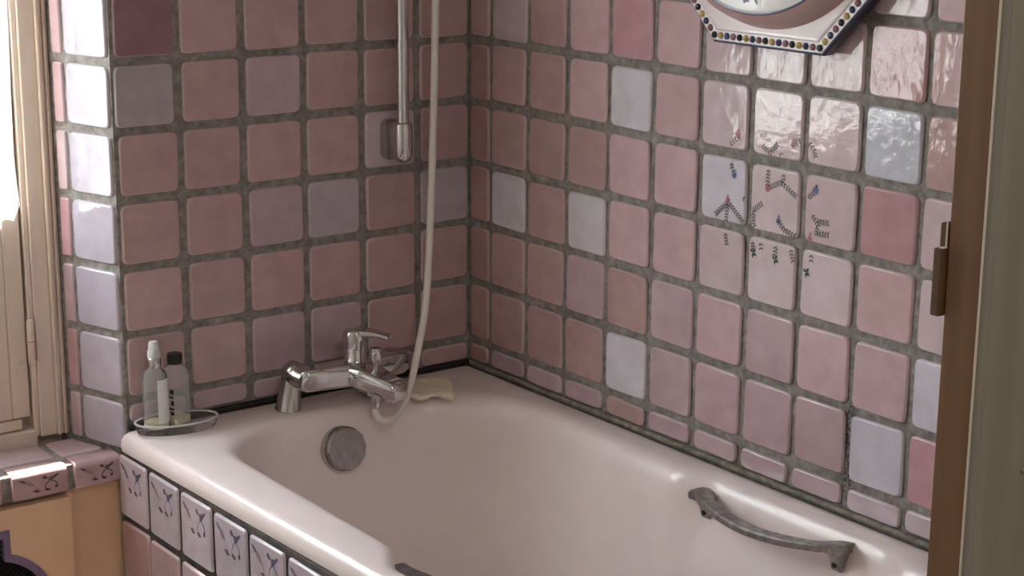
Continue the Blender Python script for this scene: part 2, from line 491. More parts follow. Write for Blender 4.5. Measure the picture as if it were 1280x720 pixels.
# ---- right wall tiles
row_cols = {   # rows counted from the grid line at z = 1.137 downwards; columns from the corner
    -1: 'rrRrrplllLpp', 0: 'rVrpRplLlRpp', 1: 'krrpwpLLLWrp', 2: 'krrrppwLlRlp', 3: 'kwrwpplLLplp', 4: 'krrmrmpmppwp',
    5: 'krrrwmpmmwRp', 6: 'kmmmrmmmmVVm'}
def zrow(k): return Z0 - (k - 0.5) * PV
def ycol(k): return -(A0 + (k - 0.5) * PH)
rtiles = {}
BOT = RIM + 0.008
hb = (Z0 - 5 * PV - 0.0062) - BOT
NARROW = tile_mesh(rect(A0 - 0.012, TH))
for k in range(-10, 7):
    for c in range(0, 16):
        s_ = row_cols.get(k)
        key = s_[c] if s_ and c < len(s_) else random.choice('rrrpplmwRp')
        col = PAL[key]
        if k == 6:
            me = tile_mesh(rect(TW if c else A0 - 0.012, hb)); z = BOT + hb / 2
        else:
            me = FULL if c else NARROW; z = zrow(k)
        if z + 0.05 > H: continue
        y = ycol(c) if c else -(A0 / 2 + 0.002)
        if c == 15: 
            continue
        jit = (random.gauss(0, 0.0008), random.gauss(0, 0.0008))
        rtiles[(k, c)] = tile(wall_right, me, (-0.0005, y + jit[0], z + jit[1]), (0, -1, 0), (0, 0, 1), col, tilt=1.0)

# ---- back wall tiles
back_cols = {0: 'rrrrrd', 1: 'rrrmrg', 2: 'rVrrrr', 3: 'vrvmrr', 4: 'rrrrrr', 5: 'rrmmrr', 6: 'rrmmmm'}
for k in range(-10, 7):
    for c in range(6):
        s_ = back_cols.get(k)
        key = s_[c] if s_ else random.choice('rrrrmvr')
        if k == 6: me = tile_mesh(rect(TW, hb)); z = BOT + hb / 2
        else: me = FULL; z = zrow(k)
        if z + 0.05 > H: continue
        x = -(c + 0.5) * 0.11
        jit = (random.gauss(0, 0.0008), random.gauss(0, 0.0008))
        o = tile(wall_back, tile_mesh(rect(0.0975, TH)) if k != 6 else tile_mesh(rect(0.0975, hb)), (x + jit[0], 0.0005, z + jit[1]), (1, 0, 0), (0, 0, 1), PAL[key], tilt=0.8)

# ---- tiles on the splayed window reveal
du = Vector((0.04, -0.125, 0)).normalized()
E0 = Vector((-0.70, 0.125, 0))
narrow_keys = {0: 'p', 1: 'p', 2: 'l', 3: 'R', 4: 'm', 5: 'R', 6: 'm', -1: 'p'}
wide_keys = {k_: 'q' for k_ in range(-7, 7)}
for k in range(-7, 7):
    if k == 6: h = (Z0 - 5 * PV - 0.005) - 0.525; z = 0.525 + h / 2
    else: h = TH; z = zrow(k)
    ce = E0 + du * 0.0145; ce.z = z
    tile(wall_back, tile_mesh(rect(0.023, h), r=0.004), ce, du, (0, 0, 1), PAL[narrow_keys.get(k, 'p')], tilt=0.4)
    ce = E0 + du * 0.0805; ce.z = z
    tile(wall_back, tile_mesh(rect(0.095, h)), ce, du, (0, 0, 1), PAL[wide_keys.get(k, 'q')], tilt=0.6)

# ---- painted sprigs over nine tiles of the right wall
STEMS = [[[-0.6592, 1.0389], [-0.6681, 1.0476], [-0.6771, 1.0544]], [[-0.6642, 1.0266], [-0.6656, 1.0136], [-0.6704, 1.0043]], [[-0.7263, 1.0503], [-0.7418, 1.0418], [-0.7541, 1.0541]], [[-0.7904, 1.0633], [-0.8017, 1.0669]], [[-0.8162, 1.0647], [-0.8251, 1.0577], [-0.8285, 1.0499]], [[-0.7624, 1.0447], [-0.7689, 1.0351]], [[-0.7416, 1.0247], [-0.7403, 1.0053], [-0.7398, 0.9945]], [[-0.7694, 1.0267], [-0.7717, 1.008], [-0.7474, 0.997]], [[-0.7677, 1.0052], [-0.786, 0.9953], [-0.8027, 0.9874]], [[-0.8153, 0.9895], [-0.8262, 0.9975], [-0.8325, 1.0048]], [[-0.6589, 0.9598], [-0.6356, 0.9404]], [[-0.659, 0.9576], [-0.6566, 0.9306]], [[-0.6634, 0.9583], [-0.6896, 0.9384]], [[-0.6571, 0.9217], [-0.6614, 0.8993]], [[-0.6909, 0.9716], [-0.7133, 0.9578], [-0.7145, 0.9361], [-0.7333, 0.9285]], [[-0.7133, 0.9578], [-0.728, 0.9689]], [[-0.764, 0.9499], [-0.7746, 0.9401], [-0.7986, 0.9337]], [[-0.7137, 0.9185], [-0.7165, 0.9014]], [[-0.7309, 0.9172], [-0.7328, 0.9053]], [[-0.7642, 0.9167], [-0.7609, 0.9009]], [[-0.7908, 0.9173], [-0.7966, 0.899], [-0.8042, 0.8897]], [[-0.8281, 0.9685], [-0.839, 0.9577], [-0.8382, 0.945]], [[-0.8388, 0.9619], [-0.8568, 0.9629]], [[-0.8382, 0.945], [-0.8579, 0.9464]], [[-0.8302, 0.9181], [-0.831, 0.9056]]]
FLOWERS = [('pink', -0.6781, 1.0589), ('blue', -0.6712, 1.0014), ('pink', -0.786, 1.0598), ('pink', -0.7404, 0.9933), ('blue', -0.8332, 1.0036), ('pink', -0.6587, 0.9629), ('blue', -0.764, 0.9499), ('green', -0.7175, 0.895), ('green', -0.7626, 0.8934), ('pink', -0.8257, 0.9355), ('green', -0.8231, 0.8861)]
def leaf_shape(mb, p, d, L, W, mi, z=0.0):
    d = Vector(d).normalized(); n = Vector((-d.y, d.x)); p = Vector(p)
    q = [p, p + d * L * .4 + n * W, p + d * L, p + d * L * .4 - n * W]
    mb.add([(a.x, a.y, z) for a in q], [(0, 3, 2, 1)], mi)
def ribbon(mb, pts, wd, mi, z=0.0):
    pts = [Vector(p) for p in pts]; vs = []; n = len(pts)
    for i, p in enumerate(pts):
        d = (pts[min(i + 1, n - 1)] - pts[max(i - 1, 0)]).normalized(); nn = Vector((-d.y, d.x)) * wd / 2
        vs += [(p.x + nn.x, p.y + nn.y, z), (p.x - nn.x, p.y - nn.y, z)]
    mb.add(vs, [(2 * i, 2 * i + 1, 2 * i + 3, 2 * i + 2) for i in range(n - 1)], mi)
def flower(mb, p, kind, s=1.0, z=0.0003):
    p = Vector(p); mi = {'pink': 2, 'blue': 3, 'green': 4}[kind]
    if kind == 'green':
        for a in (60, 150, 260, 330): leaf_shape(mb, p, (math.cos(math.radians(a)), math.sin(math.radians(a))), 0.0085 * s, 0.0024 * s, mi, z)
    else:
        for k in range(6):
            a = k * math.pi / 3 + 0.3
            leaf_shape(mb, p, (math.cos(a), math.sin(a)), 0.0060 * s, 0.0022 * s, mi, z + k * 1e-5)
        leaf_shape(mb, p + Vector((0, .004 * s)), (0.2, 1), 0.006 * s, 0.0022 * s, mi, z + 1e-4)
def to_tile(y, z):
    c = round((-y - A0) / PH + 0.5); k = round((Z0 - z) / PV + 0.5)
    return k, c, (-(y - ycol(c)), z - zrow(k))
sprigs = {}
def sp(k, c): return sprigs.setdefault((k, c), MB())
for st in STEMS:
    pts = [Vector(p) for p in st]; seg = []
    for a, b in zip(pts, pts[1:]):
        n = max(2, int((b - a).length / 0.0042)); seg += [a.lerp(b, i / n) for i in range(n)]
    seg.append(pts[-1])
    for i, q in enumerate(seg):
        k, c, l = to_tile(*q)
        if abs(l[0]) > .044 or abs(l[1]) > .043: continue
        nx = seg[min(i + 1, len(seg) - 1)]; pv = seg[max(i - 1, 0)]
        d = Vector((-(nx.x - pv.x), nx.y - pv.y))
        if d.length < 1e-6: continue
        d.normalize(); n = Vector((-d.y, d.x)); p = Vector(l)
        ribbon(sp(k, c), [p - d * .0022, p + d * .0022], 0.0006, 0)
        for sg in (-1, 1): leaf_shape(sp(k, c), p, d * 0.65 + n * sg * 0.8, 0.0064, 0.0014, 0, 1e-4)
for kind, y, z in FLOWERS:
    k, c, l = to_tile(y, z)
    flower(sp(k, c), l, kind)
for (k, c), m_ in sprigs.items():
    o = m_.build('painted_sprig', [LEAF, STEM_PINK, PETAL_PINK, PETAL_BLUE, LEAF_GREEN], rtiles[(k, c)], smooth=False)
    o.location = (0, 0, 0.0048)

# ------------------------------------------------------------------ sealant round the bath
mb = MB()
mb.prism([(-0.0100, -1.645), (-0.0005, -1.645), (-0.0005, -0.001), (-0.0100, -0.0100)], 0.5585, 0.5670)
structure(bevel(mb.build('trim_1', SEAL, smooth=False), 0.003))
mb = MB()
mb.prism([(-0.66, -0.0105), (-0.0107, -0.0105), (-0.0007, -0.0005), (-0.66, -0.0005)], 0.5585, 0.5675)
structure(bevel(mb.build('trim_2', SEAL_DARK, smooth=False), 0.003))

# ------------------------------------------------------------------ bathtub
bath = empty('bathtub', (-0.33, -0.82, 0))
tag(bath, 'pale pink enamel bathtub set into the tiled corner', 'bathtub')
def bl(o):   # parts are modelled in world coordinates
    o.parent = bath; o.matrix_parent_inverse = Matrix.Translation((0.33, 0.82, 0)); return o
def outline(L, R_, B, F, rs, ny=110, nx=30, nc=14):
    """CCW seen from above: back-left -> left edge -> front-left -> front edge -> front-right -> right edge -> back-right -> back edge"""
    rbl, rfl, rfr, rbr = rs; pts = []
    def arc(cx, cy, r, a0):
        for i in range(nc): 
            a = math.radians(a0 + 90 * i / nc); pts.append([cx + r * math.cos(a), cy + r * math.sin(a)])
    def line(p, q, n):
        for i in range(n): t = i / n; pts.append([p[0] + (q[0] - p[0]) * t, p[1] + (q[1] - p[1]) * t])
    arc(L + rbl, B - rbl, rbl, 90); line((L, B - rbl), (L, F + rfl), ny)
    arc(L + rfl, F + rfl, rfl, 180); line((L + rfl, F), (R_ - rfr, F), nx)
    arc(R_ - rfr, F + rfr, rfr, 270); line((R_, F + rfr), (R_, B - rbr), ny)
    arc(R_ - rbr, B - rbr, rbr, 0); line((R_ - rbr, B), (L + rbl, B), nx)
    return pts
def sst(a, b, x): t = max(0, min(1, (x - a) / (b - a))); return t * t * (3 - 2 * t)
def shoulder(y): return sst(-0.635, -0.715, y) * (1 - sst(-1.02, -1.10, y))
rings = []
def outer(z, ins):
    r = outline(-0.6785 + ins, -0.0045 - ins, -0.0035 - ins, -1.646 + ins, (0.014 - ins * .3,) * 4)
    for p in r:
        if p[0] < -0.5: p[0] += 0.026 * min(1, max(0, -p[1] / 0.7))
    rings.append([(x, y, z) for x, y in r])
outer(0.529, 0.006); outer(0.530, 0.001); outer(0.538, 0.0); outer(0.548, 0.0012); outer(0.5545, 0.0045); outer(0.5585, 0.0095); outer(0.5600, 0.0165)
def inner(z, ins, wb, rad=1.0, foot=0.0):
    r = outline(-0.590 + ins, -0.054 - ins, -0.092 - ins, -1.53 + ins * 1.3 + foot, (0.13 * rad, 0.15 * rad, 0.15 * rad, 0.19 * rad))
    for p in r:
        if p[0] < -0.45: p[0] -= 0.036 * wb * shoulder(p[1])
        elif p[0] > -0.2: p[0] += 0.022 * wb * shoulder(p[1])
    rings.append([(x, y, z) for x, y in r])
inner(0.5600, -0.006, 1); inner(0.5598, 0.000, 1); inner(0.5575, 0.008, 1); inner(0.5525, 0.0145, 1); inner(0.545, 0.0195, 1); inner(0.532, 0.0240, 1, .99)
inner(0.515, 0.0270, 1, .98, .01); inner(0.490, 0.031, .85, .97, .02); inner(0.455, 0.036, .4, .96, .04); inner(0.42, 0.041, .1, .95, .06); inner(0.36, 0.050, 0, .94, .09)
inner(0.28, 0.062, 0, .92, .14); inner(0.23, 0.074, 0, .9, .17); inner(0.19, 0.095, 0, .85, .2); inner(0.165, 0.125, 0, .75, .22); inner(0.152, 0.165, 0, .55, .24); inner(0.148, 0.21, 0, .2, .26)
mb = MB(); mb.loft(rings, cap0=False, cap1=True)
# under-shell down to the floor, hidden behind the panel
mb.add(*(lambda a, b: ([(a[0], a[1], 0.0), (b[0], a[1], 0.0), (b[0], b[1], 0.0), (a[0], b[1], 0.0), (a[0], a[1], .14), (b[0], a[1], .14), (b[0], b[1], .14), (a[0], b[1], .14)],
       [(3, 2, 1, 0), (4, 5, 6, 7), (0, 1, 5, 4), (1, 2, 6, 5), (2, 3, 7, 6), (3, 0, 4, 7)]))((-.5, -1.3), (-.2, -.4)))
bl(mb.build('shell', BATH, sharp=60))
# waste control / overflow on the tap-end wall
dn = Vector((0, -1, 0.22)).normalized()
dc = Vector((-0.343, -0.122, 0.499))
mb = MB(); mb.lathe([(0.032, -0.006), (0.0375, -0.002), (0.0375, 0.011), (0.0365, 0.013)], dc, dn, 32, cap1=False)
bl(mb.build('overflow_ring', CHROME_DULL))
mb = MB(); mb.lathe([(0.0365, 0.013), (0.0365, 0.022), (0.0345, 0.0245), (0.0, 0.0250)], dc, dn, 12, cap0=False, cap1=False)
KNOB = metal('tarnished_knob_chrome', (0.40, 0.38, 0.38), 0.28, 60, (0.30, 0.285, 0.28))
kn = bl(mb.build('overflow_knob', KNOB, sharp=20)); kn['label'] = 'faceted spotted chrome overflow knob'
# grab handles
def grip(side, y0, y1, xw, z0, z1, k):
    """side -1: on the wall at larger x (handle bows towards -x); +1: mirrored"""
    sg = side; n = 28; rings = []
    for i in range(n + 1):
        t = i / n; y = y0 + (y1 - y0) * t
        bow = math.sin(math.pi * min(1, max(0, (t - .06) / .88))) ** 0.8
        x = xw + sg * (0.012 + 0.030 * bow); z = z0 + (z1 - z0) * t - 0.008 * bow
        fl = max(0, 1 - min(t, 1 - t) / 0.15)
        hw = 0.0115 + 0.0095 * fl; ht = 0.0058 + 0.001 * fl
        cx = x - sg * 0.006 * fl
        rings.append([(cx - hw, y, z + ht * .6), (cx - hw * .75, y, z + ht), (cx + hw * .75, y, z + ht), (cx + hw, y, z + ht * .6),
                      (cx + hw * .9, y, z - ht * .8), (cx + hw * .6, y, z - ht), (cx - hw * .6, y, z - ht), (cx - hw * .9, y, z - ht * .8)])
    g = MB(); g.loft(rings)
    h = bl(g.build('grab_handle', GRIP, sharp=30)); h['label'] = k
    for t in (0.055, 0.945):
        y = y0 + (y1 - y0) * t; z = z0 + (z1 - z0) * t; xf = xw + sg * 0.010
        f = MB()
        wy = 0.014
        f.loft([[(xw - sg * .006, y - wy, z - .002), (xw + sg * .020, y - wy, z - .002), (xw + sg * .020, y + wy, z - .002), (xw - sg * .006, y + wy, z - .002)],
                [(xw - sg * .008, y - wy * .7, z - .020), (xw + sg * .010, y - wy * .7, z - .020), (xw + sg * .010, y + wy * .7, z - .020), (xw - sg * .008, y + wy * .7, z - .020)],
                [(xw - sg * .008, y - wy * .6, z - .036), (xw + sg * .006, y - wy * .6, z - .036), (xw + sg * .006, y + wy * .6, z - .036), (xw - sg * .008, y + wy * .6, z - .036)]])
        fo = bevel(f.build('bracket_foot', GRIP, h), .002)
        s_ = MB(); s_.lathe([(0.0045, -.003), (0.0045, 0.0012), (.003, 0.002)], (xw + sg * .0082, y, z - .026), (sg, 0, .2), 12)
        s_.build('screw_head', BLACK, h)
grip(-1, -0.686, -0.980, -0.062, 0.535, 0.542, 'tarnished grey metal grab handle on the wall side')
grip(1, -0.684, -0.992, -0.606, 0.541, 0.547, 'grab handle on the near side, its end just in view')

# ------------------------------------------------------------------ tiled bath panel
pan = MB()
pan.prism([(-0.6715, -0.001), (-0.6585, -0.70), (-0.6585, -1.648), (-0.642, -1.648), (-0.652, -0.001)], 0.0, 0.5285)
panel = pan.build('tiled_bath_surround', plain('dark_panel_grout', srgb(84, 77, 71), 0.85, nscale=60, namt=0.35), smooth=False)
tag(panel, 'tiled side panel under the near rim of the bathtub', 'bath surround')
pu = Vector((0.013, -0.70, 0)).normalized()
def px_(y): return -0.6718 + 0.013 * min(1, -y / 0.70)
def motif(mats_scale=(1, 1)):
    W_, H_ = mats_scale; m_ = MB()
    P = lambda u_, v_: ((u_ - .5) * W_, (.5 - v_) * H_)
    def poly(pts, mi): m_.add([(*P(*q), 0) for q in pts], [tuple(range(len(pts)))[::-1]], mi)
    poly([(.07, .12), (.15, .12), (.25, .20), (.19, .22)], 0)
    poly([(.19, .20), (.28, .18), (.37, .30), (.30, .33), (.22, .27)], 1)
    ribbon(m_, [P(.33, .30), P(.40, .36), P(.45, .44), P(.44, .50)], .0012, 1)
    poly([(.33, .47), (.42, .45), (.50, .52), (.41, .54)], 0)
    poly([(.52, .14), (.58, .10), (.65, .19), (.57, .20)], 0)
    poly([(.64, .19), (.70, .15), (.76, .22), (.72, .28), (.66, .27)], 2)
    poly([(.71, .17), (.84, .10), (.86, .13), (.76, .22)], 0)
    ribbon(m_, [P(.70, .26), P(.78, .32), P(.82, .40), P(.79, .48)], .0022, 2)
    ribbon(m_, [P(.68, .26), P(.60, .34), P(.57, .42), P(.60, .48)], .0014, 0)
    poly([(.55, .49), (.62, .46), (.70, .52), (.62, .54)], 0)
    poly([(.76, .44), (.83, .40), (.82, .48), (.78, .50)], 0)
    return m_
MOT = None
k = 0
for r_ in range(5):
    for c in range(15):
        y = -0.0475 - c * 0.1048
        if y - .05 < -1.645: break
        if r_ == 0: zt, zb = 0.5215, 0.4215
        else: zt = 0.411 - (r_ - 1) * PV; zb = zt - 0.096
        if zb < 0: zb = 0.012
        me = tile_mesh(rect(0.0945, zt - zb), r=.006)
        key = ('V' if c == 0 else 'v') if r_ == 0 else ('k' if c == 0 else random.choice('mmrm'))
        out_ = 0.001 if r_ == 0 else (0.003 if c else 0)
        o = tile(panel, me, (px_(y) - out_, y, (zt + zb) / 2), pu, (0, 0, 1), PAL[key], tilt=0.5)
        if r_ == 0 and c < 8:
            if MOT is None:
                mo = motif((.0945, .100)).build('painted_sprig', [FADED, FADED_PINK, BLUE_LINE], o, smooth=False); MOT = mo.data
            else:
                mo = bpy.data.objects.new('painted_sprig', MOT); COL.objects.link(mo); mo.parent = o
            mo.location = (0, 0, .0048)

# ------------------------------------------------------------------ window sill
sill = MB()
sill.prism([(-1.47, 0.006), (-0.6685, 0.006), (-0.7015, 0.123), (-1.448, 0.123)], 0.4775, 0.5165)
window_sill = sill.build('window_sill', GROUT, smooth=False)
tag(window_sill, 'mauve tiled window sill with painted sprigs along its front edge', 'window sill')
ZS = 0.5165
BM = None
xs = [(-0.757 - i * 0.106) for i in range(7)]
def bullnose(wd):
    rr = .010; y0 = -0.004; y1 = 0.036; zt = ZS + .0045; zb = .4785
    prof = [(y1, ZS - .002), (y1, zt - .0015), (y1 - .002, zt)] + [(y0 + rr - rr * math.sin(a), zt - rr + rr * math.cos(a)) for a in [math.radians(18 * i) for i in range(6)]] + [(y0, zb + .002), (y0 + .002, zb), (.006, zb), (.006, ZS - .002)]
    m_ = MB(); hw = wd / 2
    rings = [[(sx * (hw - ins), y, z) for y, z in prof] for sx, ins in ((-1, 0), (1, 0))]
    m_.loft(rings)
    me = m_.build('front_tile', [TILE], None, sharp=50)
    return me
fm = MB()
for i in range(7):
    x1 = xs[i]; x0 = x1 - 0.0945
    if i == 0: spans = [(x1 + .006, -0.6745), (x0, x1 - .006)]
    else: spans = [(x0, x1 - .006)]
    for a, b in spans:
        if a < -1.46: continue
        wd = b - a
        o = bullnose(wd); o.name = 'front_tile'; o.parent = window_sill
        bevel(o, .0012, 1)
        o.location = ((a + b) / 2, 0, 0); o.color = (*[c * random.uniform(.95, 1.03) for c in PAL['r']], 1)
        mo = motif((wd * .95, .058)).build('painted_sprig', [FADED_DARK, FADED_PINK, FADED], o, smooth=False)
        mo.rotation_euler = (math.pi / 2, 0, 0); mo.location = (0, -0.0043, .489)
    # back row
    a, b = x0, x1 - .006
    if i == 0: tile(window_sill, tile_mesh([(-.751, .047), (-.681, .047), (-.7045, .119), (-.751, .119)], r=.005), (0, 0, ZS), (1, 0, 0), (0, 1, 0), PAL['m'], tilt=.05, twist=.05)
    if a > -1.46: tile(window_sill, tile_mesh(rect(b - a, .072), r=.005), ((a + b) / 2, .083, ZS), (1, 0, 0), (0, 1, 0), PAL['m'], tilt=.3)

# ------------------------------------------------------------------ window
win = structure(empty('window_1', (-1.075, 0.13, 0.52)))
def wl(o): 
    o.parent = win; o.matrix_parent_inverse = Matrix.Translation((1.075, -0.13, -0.52)); return o
def mirx(f, *a):  # build on the right and mirrored on the left of the opening
    pass
WX0, WX1 = -1.45, -0.70; XC = (WX0 + WX1) / 2; WZ0, WZ1 = 0.526, 1.97
def sidebox(mb, xa, xb, ya, yb, za, zb):
    mb.box((xa, ya, za), (xb, yb, zb)); mb.box((2 * XC - xb, ya, za), (2 * XC - xa, yb, zb))
fr = MB()
sidebox(fr, -0.7485, -0.722, 0.134, 0.20, WZ0, WZ1)        # flat of the casing
sidebox(fr, -0.722, -0.7165, 0.127, 0.19, WZ0, WZ1)        # stepped moulding
sidebox(fr, -0.7165, -0.711, 0.132, 0.19, WZ0, WZ1)
sidebox(fr, -0.711, -0.707, 0.128, 0.19, WZ0, WZ1)
sidebox(fr, -0.707, -0.700, 0.134, 0.19, WZ0, WZ1)
sidebox(fr, -0.7575, -0.7485, 0.139, 0.20, WZ0, WZ1)       # bevelled inner stop
fr.box((WX0 + .05, 0.134, WZ1 - .05), (WX1 - .05, 0.20, WZ1))
fr.box((WX0 + .0575, 0.128, 0.478), (WX1 - .0575, 0.20, 0.541)); fr.box((WX0, 0.16, 0.478), (WX1, 0.20, 0.53)); fr.box((WX0, 0.15, WZ1 - .02), (WX1, 0.20, 1.979))
sidebox(fr, -0.79, -0.7480, 0.181, 0.21, WZ0, WZ1)       # unseen strips behind the sash, added to block leaking light
fr.box((WX0 + .0575, 0.183, 0.524), (WX1 - .0575, 0.21, 0.575)); fr.box((XC - .02, 0.181, 0.524), (XC + .02, 0.20, WZ1))  # bottom and middle strips, added for the same light blocking
wl(bevel(fr.build('window_frame', CREAM, smooth=False), 0.0018, 2))
SX1 = -0.7615; SX0 = 2 * XC - SX1; SB = 0.545; ST = WZ1 - .052; GB = 0.875
sash = MB()
for a, b in ((SX0, XC - .0015), (XC + .0015, SX1)):
    sash.box((a, .142, SB + .016), (a + .030, .178, ST)); sash.box((b - .030, .142, SB + .016), (b, .178, ST))
    sash.box((a + .030, .142, ST - .055), (b - .030, .178, ST)); sash.box((a + .07, .142, SB + .016), (b - .07, .178, SB + .09))
    sash.box((a + .07, .142, GB - .055), (b - .07, .178, GB))
    sash.box((a + .030, .142, SB + .016), (a + .07, .178, GB)); sash.box((b - .07, .142, SB + .016), (b - .030, .178, GB))
    sash.box((a + .07, .152, SB + .09), (b - .07, .170, GB - .055))
    sash.box((a, .138, SB - .002), (b - .016, .180, SB + .0145))
wl(bevel(sash.build('casement_sash', CREAM_CHIP, smooth=False), 0.0025, 2))
gp = MB()
for a, b in ((SX0, XC), (XC, SX1)):
    gp = MB(); gp.box((a + .029, .158, GB - .002), (b - .029, .162, ST - .053)); wl(gp.build('pane', PANE, smooth=False))
for zz in (0.688, 1.62):
    hg = MB()
    hg.tube([(-0.7575, .133, zz - .036), (-0.7575, .133, zz - .034), (-0.7575, .133, zz - .001)], [.0045, .0062, .0062], 12)
    hg.tube([(-0.7575, .133, zz + .001), (-0.7575, .133, zz + .034), (-0.7575, .133, zz + .036)], [.0062, .0062, .0045], 12)
    hg.tube([(-0.7575, .133, zz - .042), (-0.7575, .133, zz - .036)], [.0025, .0045], 8)
    wl(hg.build('hinge', CREAM))
# lace curtain
cu = MB(); nx = 120; rowsz = [0.0, .012, .03, .08, .3, .6, 1.0]
cv = []
for j, tz in enumerate(rowsz):
    for i in range(nx + 1):
        t = i / nx; x = -1.385 + t * (-0.772 + 1.385)
        hem = 0.883 + 0.010 * abs(math.sin(t * math.pi * 16)) + 0.030 * max(0, (t - .985) / .015)
        z = hem + (1.90 - hem) * tz
        x2 = x - 0.004 * tz + (-.003 * math.sin(z * 40) if i == nx else 0)
        cv.append((x2, 0.118 + 0.006 * math.sin(t * 75) + .002 * math.sin(t * 31), z))
cu.add(cv, [(j * (nx + 1) + i, j * (nx + 1) + i + 1, (j + 1) * (nx + 1) + i + 1, (j + 1) * (nx + 1) + i) for j in range(len(rowsz) - 1) for i in range(nx)])
curtain = cu.build('lace_curtain', LACE)
so = curtain.modifiers.new('solid', 'SOLIDIFY'); so.thickness = .0008
tag(curtain, 'white lace curtain with a scalloped hem across the window panes', 'curtain')
rod = MB(); rod.tube([(-1.40, .118, 1.905), (-0.755, .118, 1.905)], .005, 10)
for x in (-1.40, -0.755): rod.tube([(x, .112, 1.905), (x, .136, 1.905)], .006, 10)
tag(rod.build('curtain_rod', CREAM), 'thin rod the lace curtain hangs from', 'curtain rod')

# ------------------------------------------------------------------ orange radiator cover under the sill
cover = empty('radiator_cover', (-1.1, 0.005, 0.0))
tag(cover, 'orange painted board with a purple edged mesh cut-out under the window sill', 'radiator cover')
def cl(o): o.parent = cover; o.matrix_parent_inverse = Matrix.Translation((1.1, -0.005, 0)); return o
CX, CZ = -0.900, 0.297
def cut(R_, tab, hw):
    """circle with a square tab on each of four sides, CCW in (x,z)"""
    pts = []
    a0 = math.asin(hw / R_)
    for q in range(4):
        base = math.pi / 2 * q
        c_, s_ = math.cos(base), math.sin(base)
        for a, b in ((R_ + tab, -hw), (R_ + tab, hw)): pts.append((c_ * a - s_ * b, s_ * a + c_ * b))
        for i in range(9):
            t = base + a0 + (math.pi / 2 - 2 * a0) * i / 8
            pts.append((R_ * math.cos(t), R_ * math.sin(t)))
    return [(CX + x, CZ + z) for x, z in pts]
inner_ = cut(0.095, 0.033, 0.027); outer_ = cut(0.107, 0.033, 0.038)
# board: strip between the outer rectangle and the cut-out, made by projecting to the rectangle
BX0, BX1, BZ0, BZ1 = -1.47, -0.761, 0.02, 0.4695
Y0, Y1 = -0.005, 0.013
def to_rect(p):
    dx, dz = p[0] - CX, p[1] - CZ
    x0, x1 = -1.05, BX1
    s_ = min(((x1 - CX) / dx if dx > 0 else (x0 - CX) / dx) if abs(dx) > 1e-9 else 1e9, ((BZ1 - CZ) / dz if dz > 0 else (BZ0 - CZ) / dz) if abs(dz) > 1e-9 else 1e9)
    return (CX + dx * s_, CZ + dz * s_)
bd = bmesh.new()
n = len(outer_)
inn = [(bd.verts.new((x, Y0, z)), bd.verts.new((x, Y1, z))) for x, z in outer_]
# insert rectangle corners as extra outline vertices
outr = [to_rect(p) for p in outer_]
orr = [(bd.verts.new((x, Y0, z)), bd.verts.new((x, Y1, z))) for x, z in outr]
corners = [(BX1, BZ0), (BX1, BZ1), (-1.05, BZ0), (-1.05, BZ1)]
for i in range(n):
    j = (i + 1) % n
    a, b = outr[i], outr[j]
    cor = None
    if abs(a[0] - b[0]) > 1e-6 and abs(a[1] - b[1]) > 1e-6:
        for cpt in corners:
            if (abs(cpt[0] - a[0]) < 1e-6 or abs(cpt[1] - a[1]) < 1e-6) and (abs(cpt[0] - b[0]) < 1e-6 or abs(cpt[1] - b[1]) < 1e-6): cor = cpt
    if cor:
        cf, cb = bd.verts.new((cor[0], Y0, cor[1])), bd.verts.new((cor[0], Y1, cor[1]))
        bd.faces.new((inn[i][0], inn[j][0], orr[j][0], cf, orr[i][0]))
        bd.faces.new((orr[i][0], cf, cb, orr[i][1])); bd.faces.new((cf, orr[j][0], orr[j][1], cb))
    else:
        bd.faces.new((inn[i][0], inn[j][0], orr[j][0], orr[i][0])); bd.faces.new((orr[i][0], orr[j][0], orr[j][1], orr[i][1]))
    bd.faces.new((inn[i][0], inn[j][0], inn[j][1], inn[i][1]))
for f_ in ((-1.47, -1.05),):
    vs = [bd.verts.new(p) for p in ((f_[0], Y0, BZ0), (f_[1], Y0, BZ0), (f_[1], Y0, BZ1), (f_[0], Y0, BZ1), (f_[0], Y1, BZ0), (f_[1], Y1, BZ0), (f_[1], Y1, BZ1), (f_[0], Y1, BZ1))]
    for q in ((0, 1, 2, 3), (0, 1, 5, 4), (2, 3, 7, 6), (0, 3, 7, 4), (1, 2, 6, 5)): bd.faces.new([vs[i] for i in q])
bmesh.ops.recalc_face_normals(bd, faces=bd.faces)
me = bpy.data.meshes.new('board'); bd.to_mesh(me); bd.free(); me.materials.append(ORANGE)
bo = bpy.data.objects.new('board', me); COL.objects.link(bo); cl(bo)
eg = MB()
rg = []
for i in range(n):
    (a, b), (c, d) = outer_[i], inner_[i]
    rg.append([(a, Y0 - .002, b), (c, Y0 - .0025, d), (c, Y1, d), (a, Y1, b)])
rg.append(rg[0]); eg.loft(rg, False, False)
cl(eg.build('purple_edging', PURPLE, smooth=False))
wm = MB()
for i in range(34):
    d = -0.15 + i * 0.009
    def inside(x, z): return (x * x + z * z < .0093) or (abs(x) < .03 and abs(z) < .13) or (abs(z) < .03 and abs(x) < .13)
    for sg in (1, -1):
        # diagonal wire
        ts = [t * .004 for t in range(-40, 41)]
        run = []
        for t in ts + [9]:
            x, z = t + d / 2, sg * (t - d / 2)
            if t < 9 and inside(x, z): run.append((CX + x, Y0 + .009 + sg * .0012, CZ + z))
            else:
                if len(run) > 1: wm.tube([run[0], run[-1]], .0011, 4, caps=False)
                run = []
cl(wm.build('wire_mesh', MESH_BLACK))
